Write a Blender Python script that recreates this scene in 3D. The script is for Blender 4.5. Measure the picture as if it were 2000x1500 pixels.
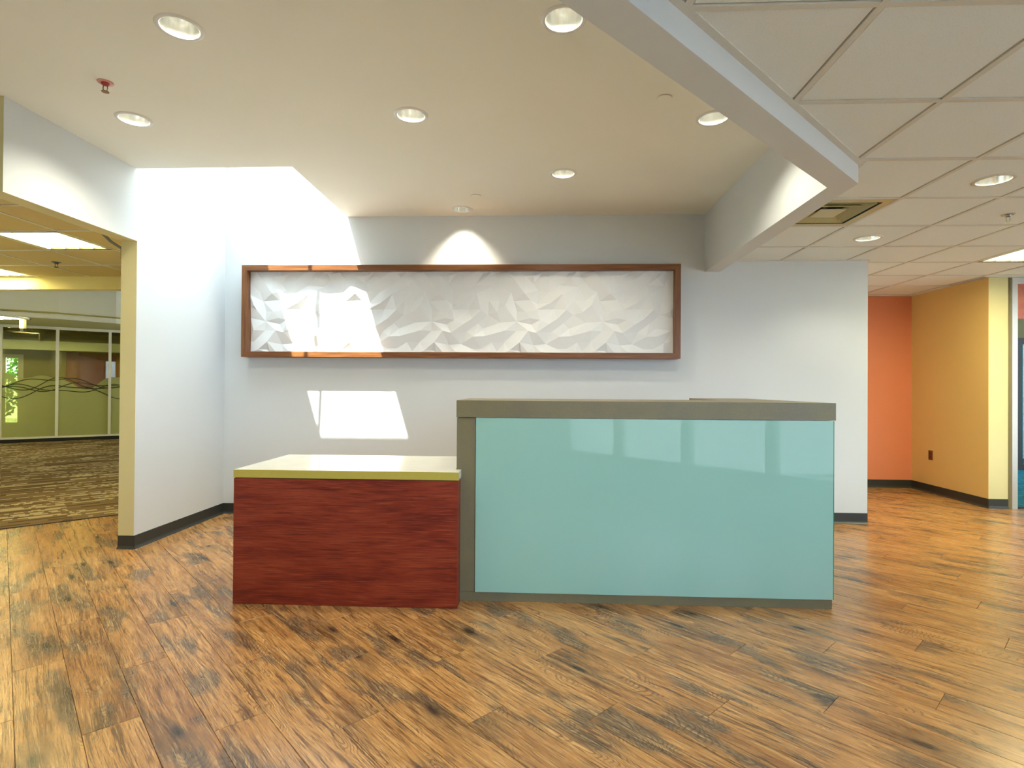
import bpy, bmesh, math, random
from mathutils import Vector, Matrix
from mathutils.geometry import delaunay_2d_cdt

random.seed(7)
for _o in list(bpy.data.objects):
    bpy.data.objects.remove(_o, do_unlink=True)
scene = bpy.context.scene
COL = scene.collection

# ------------------------------------------------------------------ camera
F_PX, YAW, PITCH, ROLL, EYE = 1087.5, math.radians(2.503), math.radians(0.38), math.radians(0.379), 1.2529
cam_data = bpy.data.cameras.new('camera')
cam_data.sensor_fit = 'HORIZONTAL'
cam_data.sensor_width = 36.0
cam_data.lens = F_PX / 2000.0 * 36.0
cam_data.clip_start = 0.05
cam_data.clip_end = 200
cam = bpy.data.objects.new('camera', cam_data)
COL.objects.link(cam)
_f = Vector((-math.sin(YAW) * math.cos(PITCH), math.cos(YAW) * math.cos(PITCH), math.sin(PITCH)))
_r = Vector((math.cos(YAW), math.sin(YAW), 0))
_u = _r.cross(_f)
_r2 = _r * math.cos(ROLL) + _u * math.sin(ROLL)
_u2 = -_r * math.sin(ROLL) + _u * math.cos(ROLL)
_m = Matrix((_r2, _u2, -_f)).transposed().to_4x4()
_m.translation = Vector((0, 0, EYE))
cam.matrix_world = _m
scene.camera = cam

# ------------------------------------------------------------------ world, sun, exposure
WORLD_STRENGTH = 10.5
SUN_STRENGTH = 20.0
DOWNLIGHT_W = 27.0
TROFFER_E = 26.0
scene.view_settings.view_transform = 'Standard'
scene.view_settings.look = 'None'
scene.view_settings.gamma = 1.0
scene.view_settings.use_curve_mapping = False
scene.view_settings.exposure = 0.8
scene.cycles.max_bounces = 6
scene.cycles.diffuse_bounces = 4
scene.cycles.glossy_bounces = 3
scene.cycles.transmission_bounces = 4
scene.cycles.transparent_max_bounces = 8

world = bpy.data.worlds.new('sky')
scene.world = world
world.use_nodes = True
_bg = world.node_tree.nodes['Background']
_bg.inputs[0].default_value = (0.74, 0.87, 1.0, 1)
_bg.inputs[1].default_value = WORLD_STRENGTH

SUN_DIR = Vector((0.285, 0.424, -1.0)).normalized()
_sl = bpy.data.lights.new('sun', 'SUN')
_sl.energy = SUN_STRENGTH
_sl.angle = math.radians(0.53)
_sl.color = (1.0, 0.97, 0.90)
sun = bpy.data.objects.new('sun', _sl)
COL.objects.link(sun)
sun.rotation_euler = SUN_DIR.to_track_quat('-Z', 'Y').to_euler()
sun.location = (-6, -9, 20)


def portal(name, loc, normal, sx, sy):
    l = bpy.data.lights.new(name, 'AREA')
    l.shape = 'RECTANGLE'
    l.size, l.size_y = sx, sy
    l.cycles.is_portal = True
    o = bpy.data.objects.new(name, l)
    COL.objects.link(o)
    o.location = loc
    o.rotation_euler = Vector(normal).to_track_quat('-Z', 'Z').to_euler()
    return o


# ------------------------------------------------------------------ dimensions (metres)
YB = 5.359            # back wall
XL = -3.073           # left wall
XR = 3.102            # right end of the back wall
ZU = 2.914            # plaster ceiling
ZD = 2.467            # tiled ceiling
ZH = 2.361            # header over the opening on the left
ZR = 3.60             # roof underside / skylight
T = 0.6096            # ceiling module
XG, YG = 1.0837, 2.4044
YCOL, YHN = 4.143, 3.064
WT = 0.125            # wall thickness
XO, YNEAR, YO = 4.829, 6.17, 7.391
YSF, XSR = 4.127, -1.857   # skylight opening: front edge and right edge

# ------------------------------------------------------------------ material helpers


def lin(r, g, b):
    def c(v):
        v /= 255.0
        return v / 12.92 if v <= 0.04045 else ((v + 0.055) / 1.055) ** 2.4
    return (c(r), c(g), c(b), 1.0)


class NT:
    def __init__(self, name):
        self.m = bpy.data.materials.new(name)
        self.m.use_nodes = True
        self.t = self.m.node_tree
        self.t.nodes.clear()
        self.out = self.n('ShaderNodeOutputMaterial')

    def n(self, typ, props=None, **ins):
        nd = self.t.nodes.new(typ)
        for k, v in (props or {}).items():
            setattr(nd, k, v)
        for k, v in ins.items():
            self.put(nd, k, v)
        return nd

    def put(self, nd, key, v):
        if isinstance(key, str) and key.startswith('i') and key[1:].isdigit():
            s = nd.inputs[int(key[1:])]
        else:
            s = nd.inputs[key.replace('_', ' ')]
        if isinstance(v, bpy.types.NodeSocket):
            self.t.links.new(v, s)
        else:
            s.default_value = v

    def math(self, op, a, b=None, c=None, clamp=False):
        nd = self.n('ShaderNodeMath', {'operation': op, 'use_clamp': clamp})
        self.put(nd, 'i0', a)
        if b is not None:
            self.put(nd, 'i1', b)
        if c is not None:
            self.put(nd, 'i2', c)
        return nd.outputs[0]

    def vmath(self, op, a, b=None):
        nd = self.n('ShaderNodeVectorMath', {'operation': op})
        self.put(nd, 'i0', a)
        if b is not None:
            self.put(nd, 'i1', b)
        return nd.outputs[0]

    def mix(self, fac, a, b, blend='MIX'):
        nd = self.n('ShaderNodeMix', {'data_type': 'RGBA', 'blend_type': blend})
        self.put(nd, 'i0', fac)
        self.put(nd, 'i6', a)
        self.put(nd, 'i7', b)
        return nd.outputs[2]

    def noise(self, vec, scale, detail=3.0, rough=0.55, dist=0.0):
        nd = self.n('ShaderNodeTexNoise', None, Vector=vec, Scale=scale, Detail=detail, Roughness=rough, Distortion=dist)
        return nd.outputs['Fac']

    def ramp(self, fac, stops, interp='LINEAR'):
        nd = self.n('ShaderNodeValToRGB')
        cr = nd.color_ramp
        cr.interpolation = interp
        while len(cr.elements) < len(stops):
            cr.elements.new(0.5)
        for e, (p, c) in zip(cr.elements, stops):
            e.position = p
            e.color = c if hasattr(c, '__len__') else (c, c, c, 1)
        self.put(nd, 'i0', fac)
        return nd.outputs[0]

    def smooth(self, v, a, b, lo=0.0, hi=1.0):
        nd = self.n('ShaderNodeMapRange', {'interpolation_type': 'SMOOTHSTEP'})
        self.put(nd, 'i0', v)
        for i, q in enumerate((a, b, lo, hi)):
            nd.inputs[i + 1].default_value = q
        return nd.outputs[0]

    def obj(self):
        return self.n('ShaderNodeTexCoord').outputs['Object']

    def pos(self):
        return self.n('ShaderNodeNewGeometry').outputs['Position']

    def map(self, vec, scale=(1, 1, 1), rot=(0, 0, 0), loc=(0, 0, 0)):
        nd = self.n('ShaderNodeMapping')
        nd.inputs[0].default_value = (0, 0, 0)
        self.put(nd, 'i0', vec)
        nd.inputs[1].default_value = loc
        nd.inputs[2].default_value = rot
        nd.inputs[3].default_value = scale
        return nd.outputs[0]

    def bump(self, h, strength, dist):
        return self.n('ShaderNodeBump', None, Height=h, Strength=strength, Distance=dist).outputs[0]

    def bsdf(self, color, rough=0.5, metallic=0.0, spec=0.5, normal=None, **kw):
        b = self.n('ShaderNodeBsdfPrincipled')
        self.put(b, 'Base Color', color)
        self.put(b, 'Roughness', rough)
        self.put(b, 'Metallic', metallic)
        self.put(b, 'Specular IOR Level', spec)
        if normal is not None:
            self.put(b, 'Normal', normal)
        for k, v in kw.items():
            self.put(b, k, v)
        self.t.links.new(b.outputs[0], self.out.inputs[0])
        return b

    def surf(self, sock):
        self.t.links.new(sock, self.out.inputs[0])
        return self.m


def paint(name, rgb, rough=0.75, bump=0.12, spec=0.3):
    k = NT(name)
    p = k.pos()
    f = k.noise(p, 2.2, 0)
    c = k.mix(f, lin(*rgb), lin(*[min(255, v + 4) for v in rgb]))
    k.bsdf(c, rough, spec=spec)
    return k.m


def plain(name, rgb, rough=0.5, metallic=0.0, spec=0.5, var=0.06, scale=60):
    k = NT(name)
    f = k.noise(k.obj(), scale, 2)
    c = k.mix(f, [v * (1 - var) for v in lin(*rgb)[:3]] + [1], [min(1, v * (1 + var)) for v in lin(*rgb)[:3]] + [1])
    k.bsdf(c, rough, metallic, spec)
    return k.m


def emit(name, rgb, strength):
    k = NT(name)
    f = k.noise(k.obj(), 14, 1)
    c = k.mix(f, lin(*rgb), lin(*[min(255, v + 6) for v in rgb]))
    e = k.n('ShaderNodeEmission', None, Color=c, Strength=strength)
    return k.surf(e.outputs[0])


def glass_thin(name, tint, refl=1.0, ior=1.5, rough=0.0):
    k = NT(name)
    fr = k.n('ShaderNodeFresnel', None, IOR=ior).outputs[0]
    fac = k.math('MULTIPLY', fr, refl, clamp=True)
    tr = k.n('ShaderNodeBsdfTransparent', None, Color=tint)
    gl = k.n('ShaderNodeBsdfGlossy', None, Color=(1, 1, 1, 1), Roughness=rough)
    mx = k.n('ShaderNodeMixShader')
    k.put(mx, 'i0', fac)
    k.put(mx, 'i1', tr.outputs[0])
    k.put(mx, 'i2', gl.outputs[0])
    return k.surf(mx.outputs[0])


M = {}
M['white'] = paint('white wall paint', (209, 213, 213))
M['ceil'] = paint('white ceiling paint', (236, 236, 224))
M['cream'] = paint('cream yellow wall paint', (214, 204, 152))
M['tan'] = paint('tan wall paint', (196, 178, 128))
M['olive'] = paint('olive wall paint', (158, 150, 96))
M['orange'] = paint('terracotta orange wall paint', (222, 138, 100))
M['yellow'] = paint('ochre yellow wall paint', (230, 196, 122))
M['brown'] = paint('brown reflected wall tone', (150, 92, 58))
M['base'] = plain('dark rubber baseboard', (52, 54, 50), 0.45, spec=0.4)
M['tile'] = None
M['metal_white'] = plain('white enamelled metal', (226, 226, 222), 0.35)
M['grid'] = plain('off white ceiling grid metal', (214, 212, 200), 0.45)
M['alu'] = plain('pale grey aluminium', (196, 194, 188), 0.38, 0.3)
M['chrome'] = plain('brushed steel', (190, 190, 186), 0.25, 1.0)
M['black'] = plain('black metal', (22, 22, 22), 0.4)
M['red'] = plain('red enamel', (170, 52, 48), 0.35)
M['pink'] = plain('salmon escutcheon', (214, 150, 136), 0.35)
M['brass'] = plain('dull brass', (150, 112, 64), 0.35, 1.0)
M['outlet'] = plain('brown outlet plastic', (128, 72, 34), 0.45)
M['outlet_dark'] = plain('dark brown outlet plastic', (84, 44, 22), 0.45)
M['cable'] = plain('grey flexible conduit', (120, 118, 104), 0.45, 0.4)
M['duct'] = plain('grey duct metal', (74, 92, 92), 0.5, 0.4)
M['olive_metal'] = plain('olive lit register metal', (192, 182, 128), 0.4)
M['ground'] = plain('concrete pavement', (150, 148, 144), 0.85, var=0.12, scale=4)
M['roof'] = plain('roof membrane', (150, 148, 144), 0.9)
M['rubber'] = plain('dark edge strip', (46, 44, 36), 0.6)


def mat_tile(name='mineral fibre ceiling tile', a=(222, 227, 222), b=(232, 237, 233), d=(226, 230, 222)):
    k = NT(name)
    p = k.pos()
    f = k.noise(p, 170, 1, 0.7)
    g = k.noise(p, 3, 0)
    c = k.mix(k.smooth(f, 0.32, 0.42), lin(*a), lin(*b))
    c = k.mix(k.math('MULTIPLY', g, 0.2), c, lin(*d))
    k.bsdf(c, 0.9, spec=0.15)
    return k.m


def mat_plank():
    k = NT('rustic oak vinyl plank')
    info = k.n('ShaderNodeObjectInfo').outputs['Random']
    isl = k.n('ShaderNodeNewGeometry').outputs['Random Per Island']
    rnd = k.math('FRACT', k.math('ADD', info, k.math('MULTIPLY', isl, 7.31)))
    rnd2 = k.math('FRACT', k.math('MULTIPLY', rnd, 17.17))
    o = k.obj()
    off = k.n('ShaderNodeCombineXYZ', None, X=k.math('MULTIPLY', rnd, 37.0), Y=k.math('MULTIPLY', rnd2, 23.0), Z=0.0).outputs[0]
    v = k.vmath('ADD', o, off)

    def n2(vec, detail, rough=0.55, dist=0.0):
        nd = k.n('ShaderNodeTexNoise', {'noise_dimensions': '2D'}, Vector=vec, Scale=1.0, Detail=detail, Roughness=rough, Distortion=dist)
        return nd.outputs['Fac']
    wn = n2(k.map(v, (1.5, 5.0, 1)), 1.0)
    wv = k.n('ShaderNodeCombineXYZ', None, X=0.0, Y=k.math('MULTIPLY', k.math('SUBTRACT', wn, 0.5), 0.040), Z=0.0).outputs[0]
    vw = k.vmath('ADD', v, wv)
    broad = n2(k.map(v, (1.7, 7.0, 1)), 2.0, 0.6)
    streak = n2(k.map(vw, (2.6, 46, 1)), 3.0, 0.65)
    fine = n2(k.map(vw, (9, 230, 1)), 2.0, 0.6)
    grey = n2(k.map(v, (2.1, 5.6, 1), loc=(7, 2, 0)), 2.0, 0.62)
    rings = k.n('ShaderNodeTexWave', {'wave_type': 'RINGS', 'rings_direction': 'Z'}, Vector=k.map(k.vmath('ADD', v, k.n('ShaderNodeCombineXYZ', None, X=k.math('MULTIPLY', grey, 0.35), Y=k.math('MULTIPLY', broad, 0.25), Z=0.0).outputs[0]), (1.0, 3.2, 1)), Scale=11.0, Distortion=0.0).outputs['Fac']
    vo = k.n('ShaderNodeTexVoronoi', {'feature': 'F1', 'voronoi_dimensions': '2D'}, Vector=k.map(vw, (1.5, 4.2, 1)), Scale=1.0, Randomness=1.0)
    kd = vo.outputs['Distance']
    ksel = k.math('GREATER_THAN', k.n('ShaderNodeSeparateColor', None, Color=vo.outputs['Color']).outputs[0], 0.55)
    knot = k.math('MULTIPLY', k.smooth(kd, 0.12, 0.02), ksel)
    halo = k.math('MULTIPLY', k.smooth(kd, 0.5, 0.08), ksel)
    base = k.ramp(broad, [(0.25, lin(146, 96, 50)), (0.45, lin(186, 134, 76)), (0.6, lin(200, 148, 88)), (0.78, lin(160, 108, 64))])
    base = k.mix(k.math('MULTIPLY', rnd, 0.45), base, lin(148, 92, 46))
    base = k.mix(k.math('MULTIPLY', rnd2, 0.30), base, lin(216, 162, 98))
    gm = k.smooth(grey, 0.53, 0.68)
    base = k.mix(k.math('MULTIPLY', gm, 0.66), base, lin(108, 98, 82))
    base = k.mix(k.math('MULTIPLY', halo, 0.5), base, lin(88, 72, 52))
    base = k.mix(k.math('MULTIPLY', k.smooth(streak, 0.52, 0.70), 0.72), base, lin(82, 50, 26))
    base = k.mix(k.math('MULTIPLY', k.smooth(streak, 0.46, 0.28), 0.5), base, lin(228, 178, 112))
    line = k.math('MULTIPLY', k.smooth(rings, 0.45, 0.05), k.math('MAXIMUM', k.smooth(broad, 0.52, 0.62), gm))
    base = k.mix(k.math('MULTIPLY', line, 0.55), base, lin(66, 48, 32))
    base = k.mix(k.math('MULTIPLY', k.smooth(fine, 0.52, 0.66), 0.62), base, lin(76, 50, 30))
    base = k.mix(k.math('MULTIPLY', k.smooth(fine, 0.40, 0.28), 0.45), base, lin(226, 190, 138))
    base = k.mix(k.math('MULTIPLY', knot, 0.9), base, lin(44, 38, 32))
    crack = k.math('MULTIPLY', k.smooth(k.math('ABSOLUTE', k.math('SUBTRACT', streak, 0.5)), 0.012, 0.002), k.smooth(grey, 0.5, 0.62))
    base = k.mix(k.math('MULTIPLY', crack, 0.85), base, lin(52, 32, 20))
    rough = k.math('ADD', 0.17, k.math('MULTIPLY', fine, 0.2))
    k.bsdf(base, rough, spec=0.5)
    return k.m


def mat_mahogany():
    k = NT('red mahogany veneer with horizontal grain')
    o = k.obj()
    warp = k.n('ShaderNodeTexNoise', None, Vector=k.map(o, (1.6, 1, 5)), Scale=1.0, Detail=2.0).outputs['Color']
    v = k.vmath('ADD', o, k.vmath('MULTIPLY', k.vmath('SUBTRACT', warp, (0.5, 0.5, 0.5)), (0.05, 0, 0.05)))
    broad = k.noise(k.map(v, (1.5, 1, 9)), 1.0, 4, 0.6)
    streak = k.noise(k.map(v, (2.5, 1, 55)), 1.0, 4, 0.6)
    fine = k.noise(k.map(v, (6, 1, 240)), 1.0, 3, 0.6)
    c = k.ramp(broad, [(0.28, lin(100, 28, 18)), (0.48, lin(132, 46, 26)), (0.62, lin(146, 58, 34)), (0.8, lin(112, 34, 20))])
    c = k.mix(k.math('MULTIPLY', k.smooth(streak, 0.5, 0.7), 0.55), c, lin(76, 14, 10))
    c = k.mix(k.math('MULTIPLY', k.smooth(fine, 0.52, 0.7), 0.65), c, lin(54, 14, 12))
    c = k.mix(k.math('MULTIPLY', k.smooth(fine, 0.48, 0.3), 0.45), c, lin(188, 92, 54))
    k.bsdf(c, 0.42, spec=0.35, normal=None)
    return k.m


def mat_walnut(axis):
    k = NT('red brown walnut moulding ' + 'xz'[axis])
    o = k.obj()
    sc = (3, 30, 90) if axis == 0 else (90, 30, 3)
    s = k.noise(k.map(o, sc), 1.0, 4, 0.6)
    c = k.ramp(s, [(0.3, lin(94, 54, 26)), (0.5, lin(118, 72, 36)), (0.7, lin(140, 92, 48))])
    k.bsdf(c, 0.38, spec=0.4)
    return k.m


def mat_quartz(name, a, b, rough=0.42):
    k = NT(name)
    o = k.obj()
    f = k.noise(o, 420, 2, 0.6)
    g = k.noise(o, 6, 3, 0.55)
    c = k.mix(k.smooth(g, 0.3, 0.7), lin(*a), lin(*b))
    c = k.mix(k.math('MULTIPLY', k.smooth(f, 0.6, 0.75), 0.35), c, lin(190, 186, 170))
    c = k.mix(k.math('MULTIPLY', k.smooth(f, 0.4, 0.28), 0.3), c, lin(78, 74, 62))
    k.bsdf(c, rough, spec=0.4)
    return k.m


def mat_carpet():
    k = NT('brown striated carpet')
    p = k.map(k.pos(), (1, 1, 1), (0, 0, math.radians(-45)))   # x now runs along the dash direction
    rowv = k.n('ShaderNodeVectorMath', {'operation': 'SNAP'})
    k.put(rowv, 'i0', p)
    k.put(rowv, 'i1', (100.0, 0.05, 1.0))
    rn = k.n('ShaderNodeTexWhiteNoise', {'noise_dimensions': '3D'}, Vector=rowv.outputs[0]).outputs['Value']
    sh = k.n('ShaderNodeCombineXYZ', None, X=k.math('MULTIPLY', rn, 3.0), Y=0.0, Z=0.0).outputs[0]
    ps = k.vmath('ADD', p, sh)
    cellv = k.n('ShaderNodeVectorMath', {'operation': 'SNAP'})
    k.put(cellv, 'i0', ps)
    k.put(cellv, 'i1', (0.42, 0.05, 1.0))
    w1 = k.n('ShaderNodeTexWhiteNoise', {'noise_dimensions': '3D'}, Vector=cellv.outputs[0]).outputs['Value']
    dabv = k.n('ShaderNodeVectorMath', {'operation': 'SNAP'})
    k.put(dabv, 'i0', ps)
    k.put(dabv, 'i1', (0.035, 0.05, 1.0))
    w3 = k.n('ShaderNodeTexWhiteNoise', {'noise_dimensions': '3D'}, Vector=dabv.outputs[0]).outputs['Value']
    cell2 = k.n('ShaderNodeVectorMath', {'operation': 'SNAP'})
    k.put(cell2, 'i0', p)
    k.put(cell2, 'i1', (0.5, 0.5, 1.0))
    w2 = k.n('ShaderNodeTexWhiteNoise', {'noise_dimensions': '3D'}, Vector=cell2.outputs[0]).outputs['Value']
    fibre = k.noise(k.pos(), 500, 1)
    thr = k.math('ADD', w1, k.math('MULTIPLY', k.math('SUBTRACT', w2, 0.5), 0.3))
    light = k.math('MULTIPLY', k.math('GREATER_THAN', thr, 0.70), k.math('GREATER_THAN', w3, 0.28))
    dark = k.math('LESS_THAN', thr, 0.14)
    c = k.mix(rn, lin(108, 88, 64), lin(128, 106, 78))
    c = k.mix(k.math('MULTIPLY', light, 0.85), c, lin(188, 174, 142))
    c = k.mix(k.math('MULTIPLY', dark, 0.8), c, lin(70, 56, 40))
    c = k.mix(k.math('MULTIPLY', fibre, 0.25), c, lin(92, 78, 58))
    k.bsdf(c, 0.95, spec=0.1, normal=None)
    return k.m


def mat_teal_carpet():
    k = NT('teal carpet')
    f = k.noise(k.map(k.pos(), (40, 8, 1)), 1.0, 3)
    c = k.mix(k.smooth(f, 0.4, 0.6), lin(34, 84, 96), lin(58, 120, 132))
    k.bsdf(c, 0.95, spec=0.1)
    return k.m


def mat_backpainted():
    k = NT('pale sea green back painted glass')
    f = k.noise(k.obj(), 1.5, 1)
    c = k.mix(f, lin(152, 196, 180), lin(154, 198, 184))
    k.bsdf(c, 0.55, spec=0.0, Coat_Weight=1.0, Coat_Roughness=0.015, Coat_IOR=1.52)
    return k.m


def mat_leaf():
    k = NT('green leaves')
    r = k.n('ShaderNodeNewGeometry').outputs['Random Per Island']
    c = k.ramp(r, [(0, lin(52, 110, 30)), (0.5, lin(96, 160, 50)), (1, lin(150, 205, 90))])
    k.bsdf(c, 0.6, spec=0.2)
    return k.m


def mat_film():
    k = NT('olive frosted window film')
    f = k.noise(k.obj(), 3, 2)
    c = k.mix(f, lin(204, 206, 150), lin(212, 214, 160))
    d = k.n('ShaderNodeBsdfDiffuse', None, Color=c)
    t = k.n('ShaderNodeBsdfTransparent', None, Color=lin(225, 232, 190))
    mx = k.n('ShaderNodeMixShader')
    k.put(mx, 'i0', 0.5)
    k.put(mx, 'i1', d.outputs[0])
    k.put(mx, 'i2', t.outputs[0])
    return k.surf(mx.outputs[0])


M['tile'] = mat_tile()
M['tile_lamp_tint'] = mat_tile('ceiling tile tinted with warm lamp light', (196, 178, 128), (206, 188, 138), (200, 180, 124))  # warm lamp and bounce light is put into the tile colour
M['plank'] = mat_plank()
M['mahogany'] = mat_mahogany()
M['walnut_h'] = mat_walnut(0)
M['walnut_v'] = mat_walnut(1)
M['quartz'] = mat_quartz('taupe grey quartz', (126, 116, 84), (118, 110, 86))
M['topcream'] = mat_quartz('cream laminate', (226, 222, 206), (222, 218, 200), 0.16)
M['edge'] = plain('cream edge with painted yellow cast', (190, 174, 74), 0.4)
M['carpet'] = mat_carpet()
M['teal'] = mat_teal_carpet()
M['bpglass'] = mat_backpainted()
M['glass_edge'] = plain('green glass edge', (24, 132, 92), 0.1, spec=0.6)
M['leaf'] = mat_leaf()
M['film'] = mat_film()
M['clear'] = glass_thin('clear glass', (0.96, 0.98, 0.97, 1))
M['front_glass'] = glass_thin('tinted shopfront glass', (0.52, 0.55, 0.57, 1))
M['olive_glass'] = glass_thin('olive tinted glass', lin(226, 228, 196), 1.2)
M['teal_glass'] = glass_thin('teal tinted glass', lin(150, 214, 222), 1.0)
M['wire'] = plain('dark olive line film', (52, 56, 26), 0.6)
M['trof'] = emit('lit troffer lens', (255, 240, 180), TROFFER_E)
M['trof_y'] = emit('lit warm yellow troffer lens', (255, 234, 160), 20.0)
M['lamp'] = emit('lit lamp', (255, 250, 232), 5.0)
M['reflector'] = plain('polished reflector', (236, 236, 230), 0.18, 0.85)
M['relief'] = paint('white relief panel', (226, 226, 224), 0.6, 0.05)
M['redwood'] = mat_quartz('pale red wood veneer', (196, 118, 84), (176, 92, 70))
M['blue_reflection'] = paint('pale blue reflected bulkhead tone', (214, 226, 236))
M['dark'] = paint('dark ceiling paint', (92, 86, 56))

# ------------------------------------------------------------------ geometry helpers


def link(o, parent=None):
    COL.objects.link(o)
    if parent is not None:
        o.parent = parent
    return o


def tag(o, label=None, cat=None, group=None, kind=None):
    if label:
        o['label'] = label
    if cat:
        o['category'] = cat
    if group:
        o['group'] = group
    if kind:
        o['kind'] = kind
    return o


def mk(name, verts, faces, mat, parent=None, loc=(0, 0, 0), rz=0.0, smooth=False, bevel=0.0, fix=True):
    me = bpy.data.meshes.new(name)
    me.from_pydata([tuple(v) for v in verts], [], faces)
    if fix:
        bm = bmesh.new()
        bm.from_mesh(me)
        bmesh.ops.recalc_face_normals(bm, faces=bm.faces)
        bm.to_mesh(me)
        bm.free()
    mats = mat if isinstance(mat, (list, tuple)) else [mat]
    for m_ in mats:
        me.materials.append(m_)
    if smooth:
        me.polygons.foreach_set('use_smooth', [True] * len(me.polygons))
    me.update()
    o = bpy.data.objects.new(name, me)
    link(o, parent)
    o.location = loc
    o.rotation_euler = (0, 0, rz)
    if bevel > 0:
        b = o.modifiers.new('bevel', 'BEVEL')
        b.width = bevel
        b.segments = 2
        b.limit_method = 'ANGLE'
    return o


class MB:
    def __init__(self):
        self.v, self.f = [], []

    def add(self, v, f):
        n = len(self.v)
        self.v += [tuple(p) for p in v]
        self.f += [tuple(i + n for i in q) for q in f]
        return self

    def box(self, x0, x1, y0, y1, z0, z1):
        return self.prism([(x0, y0), (x1, y0), (x1, y1), (x0, y1)], z0, z1)

    def prism(self, poly, z0, z1):
        n = len(poly)
        v = [(p[0], p[1], z0) for p in poly] + [(p[0], p[1], z1) for p in poly]
        f = [tuple(range(n - 1, -1, -1)), tuple(range(n, 2 * n))]
        f += [(i, (i + 1) % n, n + (i + 1) % n, n + i) for i in range(n)]
        return self.add(v, f)

    def lathe(self, prof, seg=32, c=(0, 0, 0), closed=False):
        v, f = [], []
        n = len(prof)
        for s in range(seg):
            a = 2 * math.pi * s / seg
            for r, z in prof:
                v.append((c[0] + r * math.cos(a), c[1] + r * math.sin(a), c[2] + z))
        for s in range(seg):
            t = (s + 1) % seg
            for i in range(n - 1 + (1 if closed else 0)):
                j = (i + 1) % n
                f.append((s * n + i, t * n + i, t * n + j, s * n + j))
        return self.add(v, f)

    def disc(self, r, z, seg=32, c=(0, 0)):
        return self.add([(c[0] + r * math.cos(2 * math.pi * s / seg), c[1] + r * math.sin(2 * math.pi * s / seg), z) for s in range(seg)], [tuple(range(seg))])

    def tube(self, pts, r, seg=8):
        pts = [Vector(p) for p in pts]
        v, f = [], []
        for i, p in enumerate(pts):
            d = (pts[min(i + 1, len(pts) - 1)] - pts[max(i - 1, 0)]).normalized()
            a = d.cross(Vector((0.31, 0.17, 0.93))).normalized()
            b = d.cross(a)
            for s in range(seg):
                t = 2 * math.pi * s / seg
                v.append(p + a * r * math.cos(t) + b * r * math.sin(t))
        for i in range(len(pts) - 1):
            for s in range(seg):
                t = (s + 1) % seg
                f.append((i * seg + s, i * seg + t, (i + 1) * seg + t, (i + 1) * seg + s))
        f.append(tuple(range(seg)))
        f.append(tuple(range((len(pts) - 1) * seg, len(pts) * seg)))
        return self.add(v, f)

    def build(self, name, mat, parent=None, **kw):
        return mk(name, self.v, self.f, mat, parent, **kw)


def box(name, x0, x1, y0, y1, z0, z1, mat, parent=None, **kw):
    return MB().box(x0, x1, y0, y1, z0, z1).build(name, mat, parent, **kw)


def prism(name, poly, z0, z1, mat, parent=None, **kw):
    return MB().prism(poly, z0, z1).build(name, mat, parent, **kw)


def strip_poly(a, b, w):
    """plan rectangle along a->b, w to the left of the direction"""
    d = (Vector(b) - Vector(a)).normalized()
    n = Vector((-d.y, d.x)) * w
    return [tuple(a), tuple(b), (b[0] + n.x, b[1] + n.y), (a[0] + n.x, a[1] + n.y)]


def struct(o, label=None):
    o['kind'] = 'structure'
    if label:
        o['label'] = label
    return o


def empty(name, loc=(0, 0, 0), rz=0.0):
    o = bpy.data.objects.new(name, None)
    o.empty_display_size = 0.1
    link(o)
    o.location = loc
    o.rotation_euler = (0, 0, rz)
    return o


def clip(poly, a, b, c):
    """keep a*x + b*y <= c"""
    out = []
    for i in range(len(poly)):
        p, q = poly[i], poly[(i + 1) % len(poly)]
        dp, dq = a * p[0] + b * p[1] - c, a * q[0] + b * q[1] - c
        if dp <= 0:
            out.append(p)
        if (dp < 0 < dq) or (dq < 0 < dp):
            t = dp / (dp - dq)
            out.append((p[0] + t * (q[0] - p[0]), p[1] + t * (q[1] - p[1])))
    return out


def area(poly):
    return 0.5 * abs(sum(poly[i][0] * poly[(i + 1) % len(poly)][1] - poly[(i + 1) % len(poly)][0] * poly[i][1] for i in range(len(poly))))


S2 = math.sqrt(0.5)

# ------------------------------------------------------------------ plan of the walls out of view
WA0 = (0.335, -1.065)                       # corner behind the camera
WA1 = (-13.9, 13.17)                        # solid wall to the left, 45 degrees
WB1 = (7.57, 6.17)                          # glazed front to the right, 45 degrees

# ------------------------------------------------------------------ floor
floor = struct(box('floor', -9.0, 8.0, -2.0, 9.0, -0.12, -0.007, M['rubber']), 'rustic brown oak plank floor laid diagonally through the reception')
PW, PL, PT, CH = 0.178, 1.22, 0.006, 0.0012
S_EDGE = 6.532                               # carpet starts here along (-1,1)


def plank_mesh(l):
    me = bpy.data.meshes.new('plank')
    x, y, g = l / 2 - 0.0006, PW / 2 - 0.0006, CH
    v = [(-x, -y, -PT), (x, -y, -PT), (x, y, -PT), (-x, y, -PT),
         (-x, -y, -g), (x, -y, -g), (x, y, -g), (-x, y, -g),
         (-x + g, -y + g, 0), (x - g, -y + g, 0), (x - g, y - g, 0), (-x + g, y - g, 0)]
    f = [(8, 9, 10, 11)]
    for i in range(4):
        j = (i + 1) % 4
        f += [(i, j, 4 + j, 4 + i), (4 + i, 4 + j, 8 + j, 8 + i)]
    me.from_pydata(v, [], f)
    me.materials.append(M['plank'])
    me.update()
    return me


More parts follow.
